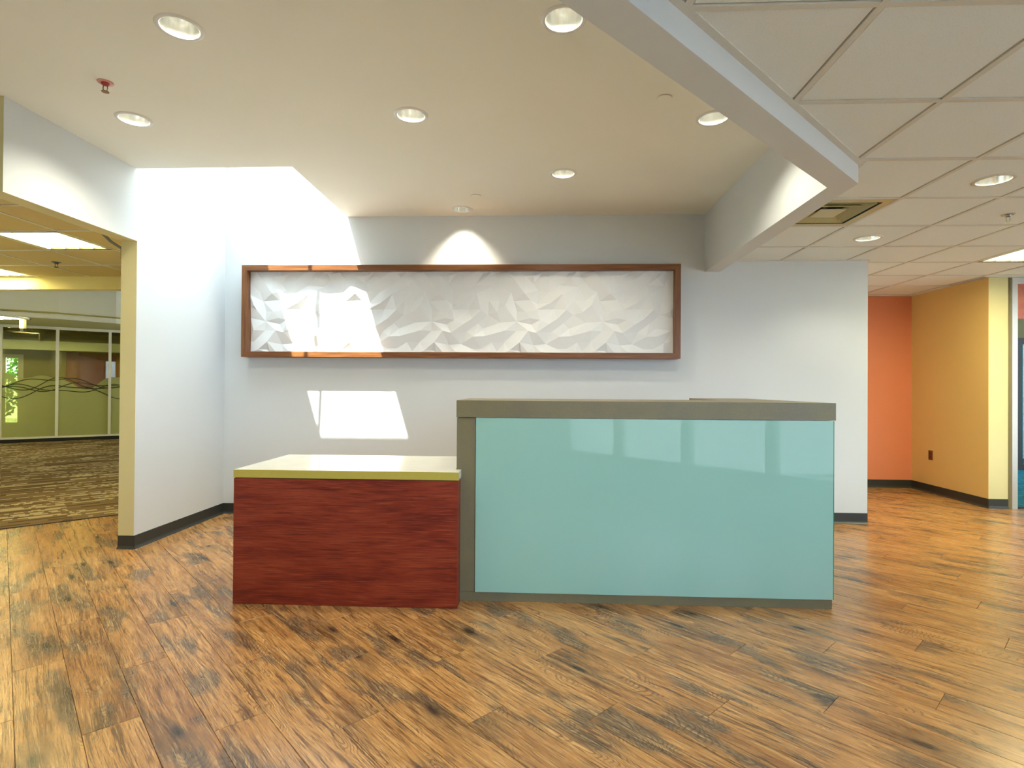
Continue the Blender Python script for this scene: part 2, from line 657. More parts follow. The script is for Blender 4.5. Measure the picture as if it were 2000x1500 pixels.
PM = plank_mesh(PL)
cands = []
Tn0, Tn1 = -12, 56
for row in range(Tn0, Tn1):
    t = (row + 0.5) * PW + 0.044
    off = ((row * 0.3819) % 1.0) * PL
    s = -6.5 + off - PL
    while s < S_EDGE:
        a, b = s, min(s + PL, S_EDGE)
        s += PL
        if b - a < 0.02:
            continue
        m_ = (a + b) / 2
        x, y = -m_ * S2 + t * S2, m_ * S2 + t * S2
        if not (-5.2 < x < 6.6 and -1.6 < y < 8.0):
            continue
        # visibility: any corner inside the camera frustum
        vis = 0
        for ss in (a, (a + b) / 2, b):
            for tt in (t - PW / 2, t + PW / 2):
                px, py = -ss * S2 + tt * S2, ss * S2 + tt * S2
                d = -math.sin(YAW) * px + math.cos(YAW) * py
                xx = math.cos(YAW) * px + math.sin(YAW) * py
                if d > 0.3 and abs(xx / d) < 0.97 and EYE / d < 0.75:
                    vis = 1
        hidden = (y > YB + 0.7 and -3.0 < x < XR - 0.3)
        d = math.hypot(x, y)
        cands.append((vis == 0 or hidden, d, x, y, b - a))
cands.sort()
rest = MB()
for i, (hid, d, x, y, l) in enumerate(cands):
    if i < 298 and not hid:
        me = PM if abs(l - PL) < 1e-4 else plank_mesh(l)
        o = bpy.data.objects.new('plank', me)
        link(o, floor)
        o.location = (x, y, 0)
        o.rotation_euler = (0, 0, math.radians(135))
    else:
        h, w, g = l / 2 - 0.0006, PW / 2 - 0.0006, CH
        c_, s_ = -S2, S2

        def R(px, py, pz):
            # stored in the rotated frame, object rotated by 135 degrees below
            lx, ly = (x * -S2 + y * S2), (x * -S2 + y * -S2)
            return (lx + px, ly + py, pz)
        v = [R(-h, -w, -PT), R(h, -w, -PT), R(h, w, -PT), R(-h, w, -PT),
             R(-h, -w, -g), R(h, -w, -g), R(h, w, -g), R(-h, w, -g),
             R(-h + g, -w + g, 0), R(h - g, -w + g, 0), R(h - g, w - g, 0), R(-h + g, w - g, 0)]
        f = [(8, 9, 10, 11)]
        for q in range(4):
            j = (q + 1) % 4
            f += [(q, j, 4 + j, 4 + q), (4 + q, 4 + j, 8 + j, 8 + q)]
        rest.add(v, f)
if rest.v:
    o = rest.build('plank_field', M['plank'], floor, rz=math.radians(135))
    o['kind'] = 'stuff'

# carpet beyond the opening on the left
def st(s, t):
    return (-s * S2 + t * S2, s * S2 + t * S2)


carpet = struct(prism('floor.001', [st(S_EDGE + 0.006, -3), st(S_EDGE + 0.006, 6), st(24, 6), st(24, -3)], -0.1, 0.004, M['carpet']), 'brown striated carpet in the room beyond the left opening')
prism('edge_strip', [st(S_EDGE - 0.012, -3), st(S_EDGE - 0.012, 3.0), st(S_EDGE + 0.006, 3.0), st(S_EDGE + 0.006, -3)], -0.02, 0.007, M['rubber'], carpet)

# ------------------------------------------------------------------ walls of the reception
wall_back = struct(box('wall_back', XL - WT, XR, YB, YB + 0.14, 0, ZR, M['white']), 'white back wall behind the reception desk')
wl = MB().box(XL - WT, XL, YCOL, YB, 0, ZR).box(XL - WT, XL, YHN, YCOL, ZH, ZR)
wall_left = struct(wl.build('wall_left', [M['white'], M['cream']]), 'white left wall ending in a cream yellow edge beside the opening')
for p in wall_left.data.polygons:
    if p.normal.y < -0.9 or p.normal.z < -0.9 or p.normal.x < -0.9:
        p.material_index = 1
struct(box('wall_header', -3.83, XL - WT, YHN, YHN + WT, ZH, ZR, M['cream']), 'tan bulkhead at the near end of the left opening')


def baseboard(name, a, b, parent, h=0.1, t=0.008, side=1):
    """cove base along a->b, standing to the left of the direction (side=1)"""
    d = (Vector(b) - Vector(a)).normalized()
    n = Vector((-d.y, d.x)) * side
    prof = [(0, h), (t * 0.5, h), (t * 0.6, 0.022), (t * 1.1, 0.012), (t * 2.2, 0.004), (t * 2.4, 0.0), (0, 0)]
    v, f = [], []
    k = len(prof)
    for p in (a, b):
        for o_, z in prof:
            v.append((p[0] + n.x * o_, p[1] + n.y * o_, z))
    for i in range(k):
        j = (i + 1) % k
        f.append((i, j, k + j, k + i))
    f += [tuple(range(k)), tuple(range(k, 2 * k))]
    o = mk(name, v, f, M['base'], parent)
    return o


struct(baseboard('baseboard_back', (XR, YB), (XL, YB), None, side=1), 'dark rubber baseboard along the back wall')
bl = MB()
struct(baseboard('baseboard_left', (XL, YB), (XL, YCOL - 0.008), None, side=1), 'dark rubber baseboard along the left wall')
struct(baseboard('baseboard_end', (XL + 0.008, YCOL), (XL - WT, YCOL), None, side=1), 'dark rubber baseboard wrapping the end of the left wall')

# recess on the right
struct(box('wall_recess', XR - 0.12, XR, YB + 0.14, YO, 0, ZR, M['white']), 'side wall of the recess behind the back wall')
struct(box('wall_far', XR - 0.12, XO + 0.12, YO, YO + 0.12, 0, ZR, M['orange']), 'terracotta orange end wall of the recess on the right')
struct(box('wall_right', XO, XO + 0.12, YNEAR, YO, 0, ZR, M['yellow']), 'ochre yellow side wall of the recess with a brown outlet')
struct(prism('wall_strip', [(XO + 0.002, YNEAR - 0.001), (5.03, YNEAR - 0.001), (5.03, YNEAR + 0.12), (XO + 0.002, YNEAR + 0.12)], 0, ZR, M['cream']), 'cream wall end between the ochre wall and the door frame')
struct(baseboard('baseboard_far', (XO, YO), (XR, YO), None, side=1), 'dark baseboard under the terracotta wall')
struct(baseboard('baseboard_right', (XO, YNEAR - 0.01), (XO, YO), None, side=1), 'dark baseboard under the ochre wall')
struct(baseboard('baseboard_strip', (5.03, YNEAR - 0.001), (XO - 0.01, YNEAR - 0.001), None, side=1), 'dark baseboard under the cream wall end')

# door on the far right
door = struct(empty('door_1', (5.03, YNEAR, 0)), 'pale aluminium door frame with a reddish wood transom panel at the right edge')
box('jamb', 0.03, 0.085, -0.02, 0.13, 0, 2.462, M['alu'], door)
box('jamb', 1.10, 1.155, -0.02, 0.13, 0, 2.462, M['alu'], door)
box('shadow_gap', 0.0, 0.03, 0.03, 0.12, 0, 2.462, M['olive'], door)
box('head_rail', 0.085, 1.10, -0.02, 0.13, 2.412, 2.462, M['alu'], door)
box('transom_panel', 0.085, 1.10, 0.03, 0.07, 2.03, 2.40, M['redwood'], door)
box('transom_rail', 0.085, 1.10, 0.0, 0.1, 2.40, 2.412, M['metal_white'], door)
box('threshold', 0.085, 1.10, 0.0, 0.1, 0.0, 0.012, M['black'], door)
struct(box('wall_front', 6.185, 7.7, YNEAR, YNEAR + 0.12, 0, ZR, M['cream']), 'cream wall beyond the right door')
# office beyond the door
struct(box('floor.002', XO + 0.12, 9.0, YNEAR + 0.12, 12.0, -0.1, 0.003, M['teal']), 'teal carpet beyond the door on the right')
struct(box('wall_office', XO + 0.0, XO + 0.12, YO + 0.12, 12.0, 0, ZR, M['olive']), 'olive side wall of the office beyond the right door')
struct(box('wall_office.001', 9.0, 9.12, YNEAR, 12.0, 0, ZR, M['white']), 'side wall of the office beyond the right door, far side')
win_off = struct(empty('window_4', (XO + 0.12, 9.2, 0)), 'black framed glazing with teal glass seen through the right door')
for (x0, x1, z0, z1) in [(0, 4.05, 0, 0.09), (0, 4.05, 2.0, 2.1), (1.36, 1.44, 0.09, 2.0), (0, 0.08, 0.09, 2.0), (2.7, 2.78, 0.09, 2.0), (3.97, 4.05, 0.09, 2.0)]:
    box('frame_bar', x0, x1, 0, 0.08, z0, z1, M['black'], win_off)
for x0, x1 in [(0.08, 1.36), (1.44, 2.7), (2.78, 3.97)]:
    box('pane', x0, x1, 0.03, 0.036, 0.09, 2.0, M['teal_glass'], win_off)
    box('door_bar', x0 + 0.05, x1 - 0.05, -0.05, -0.03, 1.12, 1.15, M['black'], win_off)
struct(box('wall_office.002', XO + 0.12, 9.0, 9.2, 9.3, 2.1, ZR, M['dark']), 'dark olive wall above the black framed glazing')

# ------------------------------------------------------------------ walls behind the camera
struct(prism('wall_behind', strip_poly(WA1, WA0, -0.15), 0, ZR, M['white']), 'white diagonal wall behind the camera')
front = struct(empty('window_2', (WA0[0], WA0[1], 0), math.radians(45)), 'aluminium shopfront glazing behind the camera')
LB = math.hypot(WB1[0] - WA0[0], WB1[1] - WA0[1])
nb = 11
bw = LB / nb
for i in range(nb + 1):
    box('mullion', i * bw - 0.05, i * bw + 0.05, -0.12, 0.0, 0, 2.44, M['alu'], front)
for z in (0.0, 0.36, 2.38):
    for i in range(nb):
        box('rail', i * bw + 0.05, (i + 1) * bw - 0.05, -0.11, -0.01, z, z + 0.06, M['alu'], front)
for i in range(nb):
    box('pane', i * bw + 0.05, (i + 1) * bw - 0.05, -0.065, -0.055, 0.42, 2.38, M['front_glass'], front)
    box('lower_panel', i * bw + 0.05, (i + 1) * bw - 0.05, -0.075, -0.05, 0.06, 0.36, M['alu'], front)
struct(prism('wall_front.001', [(WA0[0] + S2 * 0.12, WA0[1] - S2 * 0.12), (WB1[0] + S2 * 0.12, WB1[1] - S2 * 0.12), WB1, WA0], 2.44, ZR, M['white']), 'wall band above the shopfront glazing')
_c = Vector(((WA0[0] + WB1[0]) / 2 + S2 * 0.03, (WA0[1] + WB1[1]) / 2 - S2 * 0.03, 1.4))
portal('portal_front', _c, (-S2, S2, 0), LB - 0.1, 1.96)
struct(box('ground', -40, 60, -60, -2.0, -0.2, -0.13, M['ground']), 'pavement outside')
struct(box('ground.001', 8.0, 60, -2.0, 40, -0.2, -0.13, M['ground']), 'pavement outside to the right')

# ------------------------------------------------------------------ plaster ceiling with holes for skylight and downlights
R_CUT = 0.088
DL = [(-1.664, 2.503), (-2.521, 3.361), (-0.775, 3.361), (0.113, 2.506), (1.074, 3.455), (0.198, 4.315), (-0.705, 5.161)]


def holed_ceiling(name, xlo, xhi, ylo, yhi, z, holes, rects, mat, clips=()):
    """flat sheet with circular holes; holes sit in square cells"""
    v, f = [], []

    def addpoly(pl):
        for c_ in clips:
            pl = clip(pl, *c_)
            if len(pl) < 3:
                return
        n = len(v)
        v.extend((p[0], p[1], z) for p in pl)
        f.append(tuple(range(n, n + len(pl))))
    hc = 0.12
    cells = [(hx - hc, hx + hc, hy - hc, hy + hc) for hx, hy in holes] + list(rects)
    ys = sorted(set([ylo, yhi] + [c[2] for c in cells] + [c[3] for c in cells]))
    ys = [y for y in ys if ylo <= y <= yhi]
    for y0, y1 in zip(ys, ys[1:]):
        if y1 - y0 < 1e-6:
            continue
        ym = (y0 + y1) / 2
        spans = sorted([(c[0], c[1]) for c in cells if c[2] < ym < c[3]])
        x = xlo
        for a, b in spans:
            if a > x:
                addpoly([(x, y0), (a, y0), (a, y1), (x, y1)])
            x = max(x, b)
        if x < xhi:
            addpoly([(x, y0), (xhi, y0), (xhi, y1), (x, y1)])
    # rings around each hole; a cell may be cut in several bands above, so draw the whole cell once here
    seg = 32
    for hx, hy in holes:
        pts, sq = [], []
        for s in range(seg):
            a = 2 * math.pi * s / seg
            ca, sa = math.cos(a), math.sin(a)
            k = hc / max(abs(ca), abs(sa))
            pts.append((hx + R_CUT * ca, hy + R_CUT * sa))
            sq.append((hx + k * ca, hy + k * sa))
        for s in range(seg):
            t = (s + 1) % seg
            n = len(v)
            v.extend([(*pts[s], z), (*sq[s], z), (*sq[t], z), (*pts[t], z)])
            f.append((n, n + 1, n + 2, n + 3))
    return mk(name, v, f, mat, None, fix=False)


ceil = struct(holed_ceiling('ceiling', XL - WT, 1.70, -1.2, YB, ZU, DL, [(XL - WT, XSR, YSF, YB)], M['ceil'], [(1, -1, -1.35 - 0.09)]), 'smooth white plaster ceiling over the reception')
for p in ceil.data.polygons:
    p.flip() if p.normal.z > 0 else None
# unseen roof, added to block sun and sky everywhere but the skylight
roof = MB()
HX0, HX1, HY0, HY1 = -2.939, XSR, YSF, YB
for (x0, x1, y0, y1) in [(-16, HX0, -3.5, 20), (HX1, 10.5, -3.5, 20), (HX0, HX1, -3.5, HY0), (HX0, HX1, HY1 + 0.14, 20)]:
    roof.box(x0, x1, y0, y1, ZR, ZR + 0.08)
roof_o = roof.build('roof', M['roof'])
# trim the roof to a short overhang that keeps sun off the shopfront
bm = bmesh.new()
bm.from_mesh(roof_o.data)
res = bmesh.ops.bisect_plane(bm, geom=bm.verts[:] + bm.edges[:] + bm.faces[:], plane_co=(WA0[0] + 0.45, WA0[1] - 0.45, 0), plane_no=(1, -1, 0), clear_outer=True)
bm.to_mesh(roof_o.data)
bm.free()
struct(roof_o, 'unseen flat roof added to block the sun everywhere but the skylight')
# skylight shaft and glazing
sky = struct(empty('window_3', ((XL + XSR) / 2, (YSF + YB) / 2, ZU)), 'square skylight shaft in the rear left corner of the ceiling')
ox, oy = (XL + XSR) / 2, (YSF + YB) / 2
box('shaft_wall', XL - ox, XSR - ox, YSF - 0.1 - oy, YSF - oy, 0.003, ZR - ZU, M['white'], sky)
box('shaft_wall', XSR - ox, XSR + 0.1 - ox, YSF - 0.1 - oy, YB - oy, 0.003, ZR - ZU, M['white'], sky)
box('curb', XL - ox, HX0 - ox, YSF - oy, YB - oy, ZR - ZU - 0.1, ZR - ZU, M['white'], sky)
box('pane', HX0 - ox, HX1 - ox, HY0 - oy, HY1 - oy, ZR - ZU + 0.03, ZR - ZU + 0.036, M['clear'], sky)
MB().tube([(-2.953 - ox, 4.127 - oy, ZR - ZU + 0.05), (-2.953 + 0.766 * 1.23 - ox, YB - oy, ZR - ZU + 0.05)], 0.016, 8).build('glazing_bar', M['alu'], sky)
portal('portal_skylight', ((HX0 + HX1) / 2, (HY0 + HY1) / 2, ZR - 0.005), (0, 0, -1), HX1 - HX0, HY1 - HY0)

# ------------------------------------------------------------------ dropped beams around the tiled ceiling
ZB = 2.366
beam = MB()
ci, co = (1.592, 3.13), (1.728, 3.075)
e_i = (-1.12, ci[1] - (ci[0] + 1.12))
e_o = (-1.03, co[1] - (co[0] + 1.03))
v = [ci, (ci[0], YB), (1.735, YB), co, e_o, e_i]
bo = mk('beam', [(p[0], p[1], ZB) for p in v] + [(p[0], p[1], ZR - 0.02) for p in v],
        [(5, 0, 3, 4), (0, 1, 2, 3), (0, 6, 7, 1), (1, 7, 8, 2), (2, 8, 9, 3), (3, 9, 10, 4), (4, 10, 11, 5), (5, 11, 6, 0), (11, 10, 9, 6), (6, 9, 8, 7)], M['white'])
bo.name = 'trim_1'
struct(bo, 'L shaped dropped white ceiling beam between plaster and tiled ceilings')

# ------------------------------------------------------------------ tiled ceilings
def tile_geom(poly, z):
    n = len(poly)
    c = (sum(p[0] for p in poly) / n, sum(p[1] for p in poly) / n)
    loc = [(p[0] - c[0], p[1] - c[1]) for p in poly]
    e = 0.985
    v = [(p[0], p[1], 0.012) for p in loc] + [(p[0], p[1], 0.004) for p in loc] + [(p[0] * e, p[1] * e, 0.0) for p in loc]
    f = [tuple(range(n))]
    for i in range(n):
        j = (i + 1) % n
        f += [(i, j, n + j, n + i), (n + i, n + j, 2 * n + j, 2 * n + i)]
    f.append(tuple(range(2 * n, 3 * n)))
    return v, f, (c[0], c[1], z)


_full = {}


def add_tile(parent, poly, z, mat):
    if area(poly) < 0.002:
        return
    v, f, loc = tile_geom(poly, z)
    key = None
    if abs(area(poly) - (T - 0.03) ** 2) < 1e-5:
        key = mat.name
    if key in _full:
        o = bpy.data.objects.new('ceiling_tile', _full[key])
        link(o, parent)
        o.location = loc
        return o
    o = mk('ceiling_tile', v, f, mat, parent, loc=loc)
    if key:
        _full[key] = o.data
    return o


ceil_r = struct(prism('ceiling.001', [(-0.95, 0.25), (1.735, 2.935), (1.735, YB), (XR, YB), (XR, YO), (XO, YO), (XO, YNEAR + 0.1), (9.0, YNEAR + 0.1), (9.0, 6.1), (0.34, -1.10)], ZD + 0.17, ZD + 0.185, M['dark']), 'white square tiled dropped ceiling on the right side')
G = 0.012   # half width of a T bar
skip_r = {(1, 2), (5, 4), (5, 3)}
hole_r = {(2, 1): None, (2, 3): None}
DR = [(2.633, 3.327), (2.648, 4.576)]


def holed_tile(parent, x0, x1, y0, y1, z, hx, hy):
    v, f = [], []
    seg = 32
    pts, sq = [], []
    for s in range(seg):
        a = 2 * math.pi * s / seg
        ca, sa = math.cos(a), math.sin(a)
        pts.append((hx + R_CUT * ca, hy + R_CUT * sa))
        k = min((x1 - hx) / ca if ca > 1e-9 else 1e9, (x0 - hx) / ca if ca < -1e-9 else 1e9, (y1 - hy) / sa if sa > 1e-9 else 1e9, (y0 - hy) / sa if sa < -1e-9 else 1e9)
        sq.append((hx + k * ca, hy + k * sa))
    # insert the square's corners
    corners = [(x1, y1), (x0, y1), (x0, y0), (x1, y0)]
    for s in range(seg):
        t = (s + 1) % seg
        poly = [pts[s], sq[s]]
        a0, a1 = 2 * math.pi * s / seg, 2 * math.pi * (s + 1) / seg
        for cx, cy in corners:
            ac = math.atan2(cy - hy, cx - hx) % (2 * math.pi)
            if a0 + 1e-6 < ac < a1 - 1e-6:
                poly.append((cx, cy))
        poly += [sq[t], pts[t]]
        n = len(v)
        v.extend((p[0] - hx, p[1] - hy, 0.0) for p in poly)
        f.append(tuple(range(n, n + len(poly))))
    return mk('ceiling_tile', v, f, M['tile'], parent, loc=(hx, hy, z), fix=False)


def tile_field(parent, i0, i1, j0, j1, z, clips_for, skip, lights, mat):
    for i in range(i0, i1):
        for j in range(j0, j1):
            if (i, j) in skip:
                continue
            x0, y0 = XG + i * T, YG + j * T
            if (i, j) in lights:
                hx, hy = lights[(i, j)]
                holed_tile(parent, x0 + 0.015, x0 + T - 0.015, y0 + 0.015, y0 + T - 0.015, z + 0.004, hx, hy)
                continue
            pl = [(x0 + 0.015, y0 + 0.015), (x0 + T - 0.015, y0 + 0.015), (x0 + T - 0.015, y0 + T - 0.015), (x0 + 0.015, y0 + T - 0.015)]
            for c_ in clips_for(i, j):
                pl = clip(pl, *c_)
                if len(pl) < 3:
                    break
            if len(pl) >= 3:
                add_tile(parent, pl, z + 0.004, mat)


def clips_right(i, j):
    c = [(1, 0, 5.9), (0, 1, YO - 0.012)]
    y1 = YG + (j + 1) * T
    if i < 1:
        c.append((-1, 1, 1.347 - 0.02))
    else:
        c.append((-1, 0, -1.75)) if (i == 1 and j >= 1) else None
    if y1 > YB and y1 - T < YB:
        c.append((0, 1, YB - 0.012)) if XG + (i + 1) * T <= XR else None
    if j * T + YG > YB - 0.05:
        c.append((-1, 0, -(XR + 0.012)))
    if j * T + YG > YNEAR - 0.1:
        c.append((1, 0, XO - 0.012))
    elif (j + 1) * T + YG > YNEAR and i * T + XG + T > XO:
        c.append((0, 1, YNEAR - 0.012))
    return c


lights_r = {}
for (hx, hy) in DR:
    lights_r[(int((hx - XG) // T), int((hy - YG) // T))] = (hx, hy)
tile_field(ceil_r, -1, 8, -2, 9, ZD, clips_right, skip_r, lights_r, M['tile'])


def tbar(parent, a, b, z, half=G):
    d = (Vector(b) - Vector(a))
    if d.length < 0.03:
        return
    d.normalize()
    n = Vector((-d.y, d.x)) * half
    pl = [(a[0] - n.x, a[1] - n.y), (b[0] - n.x, b[1] - n.y), (b[0] + n.x, b[1] + n.y), (a[0] + n.x, a[1] + n.y)]
    return prism('grid_bar', pl, z, z + 0.012, M['grid'], parent)


for j in range(-2, 9):                      # bars across
    y = YG + j * T
    if y > YO:
        continue
    x_l = max(y - 1.347 + 0.0, 0.0) if y < 3.08 else 1.74
    if y > YB:
        x_l = XR
    x_r = 5.9 if y < YNEAR else XO
    tbar(ceil_r, (x_l + 0.012, y), (x_r, y), ZD)
for i in range(-1, 8):                      # bars in depth
    x = XG + i * T
    y_t = x + 1.347 if x < 1.72 else (YB if x < XR else (YO if x < XO else YNEAR))
    if i == 1:
        y_t = 3.03
    tbar(ceil_r, (x, YG - 2 * T), (x, y_t - 0.012), ZD - 0.0004)
# wall angles
def angle_trim(parent, a, b, z, side, w=0.022):
    d = (Vector(b) - Vector(a)).normalized()
    n = Vector((-d.y, d.x)) * side * w
    prism('wall_angle', [a, b, (b[0] + n.x, b[1] + n.y), (a[0] + n.x, a[1] + n.y)], z - 0.001, z + 0.012, M['grid'], parent)


angle_trim(ceil_r, (-0.6, -0.6 + 1.347), (co[0], co[1]), ZD, -1, 0.03)
angle_trim(ceil_r, (1.735, 3.08), (1.735, YB), ZD, -1)
angle_trim(ceil_r, (1.735, YB), (XR, YB), ZD, -1)
angle_trim(ceil_r, (XR, YB), (XR, YO), ZD, -1)
angle_trim(ceil_r, (XR, YO), (XO, YO), ZD, -1)
angle_trim(ceil_r, (XO, YO), (XO, YNEAR), ZD, -1)
angle_trim(ceil_r, (XO, YNEAR), (5.9, YNEAR), ZD, -1)

# left room ceiling
YFA = YG + 6 * T - 0.02
ceil_l = struct(prism('ceiling.002', [(XL - WT, YHN + WT), (XL - WT, YFA), (-6.9, YFA), (-3.95, YHN + WT)], ZD + 0.17, ZD + 0.185, M['dark']), 'tiled ceiling coloured with warm lamp light of the room beyond the left opening')


def clips_left(i, j):
    return [(1, 0, XL - WT - 0.012), (0, 1, YFA - 0.012), (0, -1, -(YHN + WT + 0.01)), (-1, -1, 0.6)]


skip_l = {(-9, 3), (-8, 4), (-12, 5)}
tile_field(ceil_l, -14, -6, 1, 6, ZD, clips_left, skip_l, {}, M['tile_lamp_tint'])
for j in range(2, 6):
    y = YG + j * T
    tbar(ceil_l, (-0.6 - y, y), (XL - WT, y), ZD)
for i in range(-13, -6):
    x = XG + i * T
    y0 = max(YHN + WT, -0.6 - x)
    if y0 < YFA:
        tbar(ceil_l, (x, y0), (x, YFA), ZD - 0.0004)

# ------------------------------------------------------------------ lights in the ceilings
def spot(name, loc, watts, angle, blend, color, parent, r=0.05, tilt=None):
    l = bpy.data.lights.new(name, 'SPOT')
    l.energy = watts
    l.spot_size = math.radians(angle)
    l.spot_blend = blend
    l.shadow_soft_size = r
    l.color = color
    o = bpy.data.objects.new(name, l)
    link(o, parent)
    o.location = loc
    if tilt:
        o.rotation_euler = tilt
    return o


def downlight(x, y, z, label, watts, angle=130, group='recessed downlights', trim='metal_white', lit=True):
    t = empty('downlight', (x, y, z))
    tag(t, label, 'downlight', group)
    MB().lathe([(0.082, 0.001), (0.082, -0.003), (0.086, -0.006), (0.100, -0.004), (0.104, 0.0), (0.104, 0.002)], 40).build('trim_ring', M[trim], t, smooth=True)
    MB().lathe([(0.083, 0.0), (0.081, 0.02), (0.074, 0.06), (0.062, 0.10), (0.050, 0.125)], 40).build('reflector', M['reflector'], t, smooth=True)
    MB().lathe([(0.0005, 0.118), (0.03, 0.117), (0.050, 0.125), (0.05, 0.14), (0.0005, 0.14)], 24).build('lamp', M['lamp'], t, smooth=True)
    spot('downlight_beam', (0, 0, 0.012), watts, angle, 0.6, (1.0, 0.94, 0.76), t, 0.06)
    return t


dl_labels = [
    'large bright recessed downlight nearest the top left corner of the plaster ceiling',
    'recessed downlight beside the red sprinkler near the left wall',
    'recessed downlight in the middle of the plaster ceiling',
    'recessed downlight at the top edge partly behind the diagonal beam',
    'recessed downlight partly hidden by the lower end of the diagonal beam',
    'small recessed downlight right of the wall washer near the back wall',
    'small recessed downlight closest to the back wall throwing a scallop above the relief art']
for k_, ((x, y), lb) in enumerate(zip(DL, dl_labels)):
    downlight(x, y, ZU, lb, DOWNLIGHT_W * (1.6 if k_ == 6 else 1.0), 94 if k_ == 6 else 140)
downlight(DR[0][0], DR[0][1], ZD + 0.004, 'recessed downlight in the tiled ceiling at the right edge', DOWNLIGHT_W * 0.6, group='downlights in the tiled ceiling', trim='grid')
downlight(DR[1][0], DR[1][1], ZD + 0.004, 'recessed downlight in the tiled ceiling behind the air diffuser', DOWNLIGHT_W * 0.45, group='downlights in the tiled ceiling', trim='grid')


def troffer(x0, x1, y0, y1, z, label, nx, ny, lens='trof'):
    cx, cy = (x0 + x1) / 2, (y0 + y1) / 2
    w, d = (x1 - x0) / 2 - 0.014, (y1 - y0) / 2 - 0.014
    t = empty('troffer_light', (cx, cy, z))
    tag(t, label, 'ceiling light', 'fluorescent troffers')
    b = 0.03
    for q in [(-w, w, -d, -d + b), (-w, w, d - b, d), (-w, -w + b, -d + b, d - b), (w - b, w, -d + b, d - b)]:
        box('frame', q[0], q[1], q[2], q[3], 0.0, 0.03, M['black'] if q[1] - q[0] > 2 * b else M['grid'], t)
    box('lens', -w + b, w - b, -d + b, d - b, 0.016, 0.022, M[lens], t)
    for i in range(1, nx):
        xx = -w + b + (2 * w - 2 * b) * i / nx
        box('louvre_blade', xx - 0.003, xx + 0.003, -d + b, d - b, 0.004, 0.0158, M['grid'], t)
    for i in range(1, ny):
        yy = -d + b + (2 * d - 2 * b) * i / ny
        box('louvre_blade', -w + b, w - b, yy - 0.003, yy + 0.003, 0.004, 0.0158, M['grid'], t)
    return t


gx = lambda i: XG + i * T
gy = lambda j: YG + j * T
troffer(gx(5), gx(6), gy(3), gy(5), ZD, 'lit fluorescent troffer at the right edge before the ochre wall', 4, 6)
troffer(gx(-9), gx(-8), gy(3), gy(4), ZD, 'lit square troffer seen through the left opening near the header', 4, 3, 'trof_y')
troffer(gx(-12), gx(-11), gy(5), gy(6) - 0.03, ZD, 'lit square troffer at the left image edge next to the yellow fascia', 4, 3, 'trof_y')


def diffuser(x0, y0, z, label):
    t = empty('air_diffuser', (x0 + T / 2, y0 + T / 2, z))
    tag(t, label, 'air vent', 'ceiling air diffusers')
    def ring(name, a, b, za, zb, mat):
        v = []
        for r_, zz in ((a, za), (b, zb), (b, zb + 0.006), (a, za + 0.006)):
            v += [(-r_, -r_, zz), (r_, -r_, zz), (r_, r_, zz), (-r_, r_, zz)]
        f = []
        for k in range(4):
            for i in range(4):
                j = (i + 1) % 4
                kk = (k + 1) % 4
                f.append((k * 4 + i, k * 4 + j, kk * 4 + j, kk * 4 + i))
        return mk(name, v, f, M[mat], t)
    ring('face_plate', 0.289, 0.235, 0.0, 0.0, 'olive_metal')
    ring('cone', 0.235, 0.232, 0.0, 0.1, 'duct')
    ring('vane', 0.212, 0.180, 0.000, 0.045, 'olive_metal')
    ring('vane', 0.150, 0.118, 0.000, 0.045, 'olive_metal')
    box('centre_plate', -0.085, 0.085, -0.085, 0.085, 0.002, 0.008, M['olive_metal'], t)
    box('plenum', -0.235, 0.235, -0.235, 0.235, 0.1, 0.106, M['black'], t)
    MB().tube([(-0.16, 0.12, 0.08), (-0.05, 0.16, 0.05), (0.02, 0.12, 0.06), (0.08, 0.17, 0.07), (0.0, 0.05, 0.085), (-0.04, -0.08, 0.09)], 0.014, 8).build('damper_linkage', M['duct'], t)
    return t


diffuser(gx(1), gy(2), ZD, 'square air diffuser in the tiled ceiling half hidden by the white beam')
diffuser(gx(-8), gy(4), ZD, 'dark air diffuser seen through the left opening beside the troffer')


def sprinkler(x, y, z, label, plate, body, frame, s=1.0):
    t = empty('fire_sprinkler', (x, y, z))
    tag(t, label, 'sprinkler', 'pendent fire sprinklers')
    MB().lathe([(0.0005, -0.001), (0.018 * s, -0.004 * s), (0.034 * s, -0.003 * s), (0.036 * s, 0.0), (0.0005, 0.0)], 24).build('escutcheon', M[plate], t, smooth=True)
    MB().lathe([(0.0005, -0.001), (0.018 * s, -0.002 * s), (0.017 * s, -0.012 * s), (0.010 * s, -0.016 * s), (0.0005, -0.016 * s)], 16).build('body', M[body], t, smooth=True)
    for sx in (-1, 1):
        MB().tube([(0.010 * s * sx, 0, -0.012 * s), (0.012 * s * sx, 0, -0.03 * s), (0.008 * s * sx, 0, -0.042 * s), (0.001 * sx, 0, -0.046 * s)], 0.0022 * s, 6).build('frame_arm', M[frame], t)
    d = MB().lathe([(0.0005, -0.045 * s), (0.017 * s, -0.046 * s), (0.017 * s, -0.0485 * s), (0.0005, -0.0485 * s)], 12)
    d.build('deflector', M[frame], t)
    return t


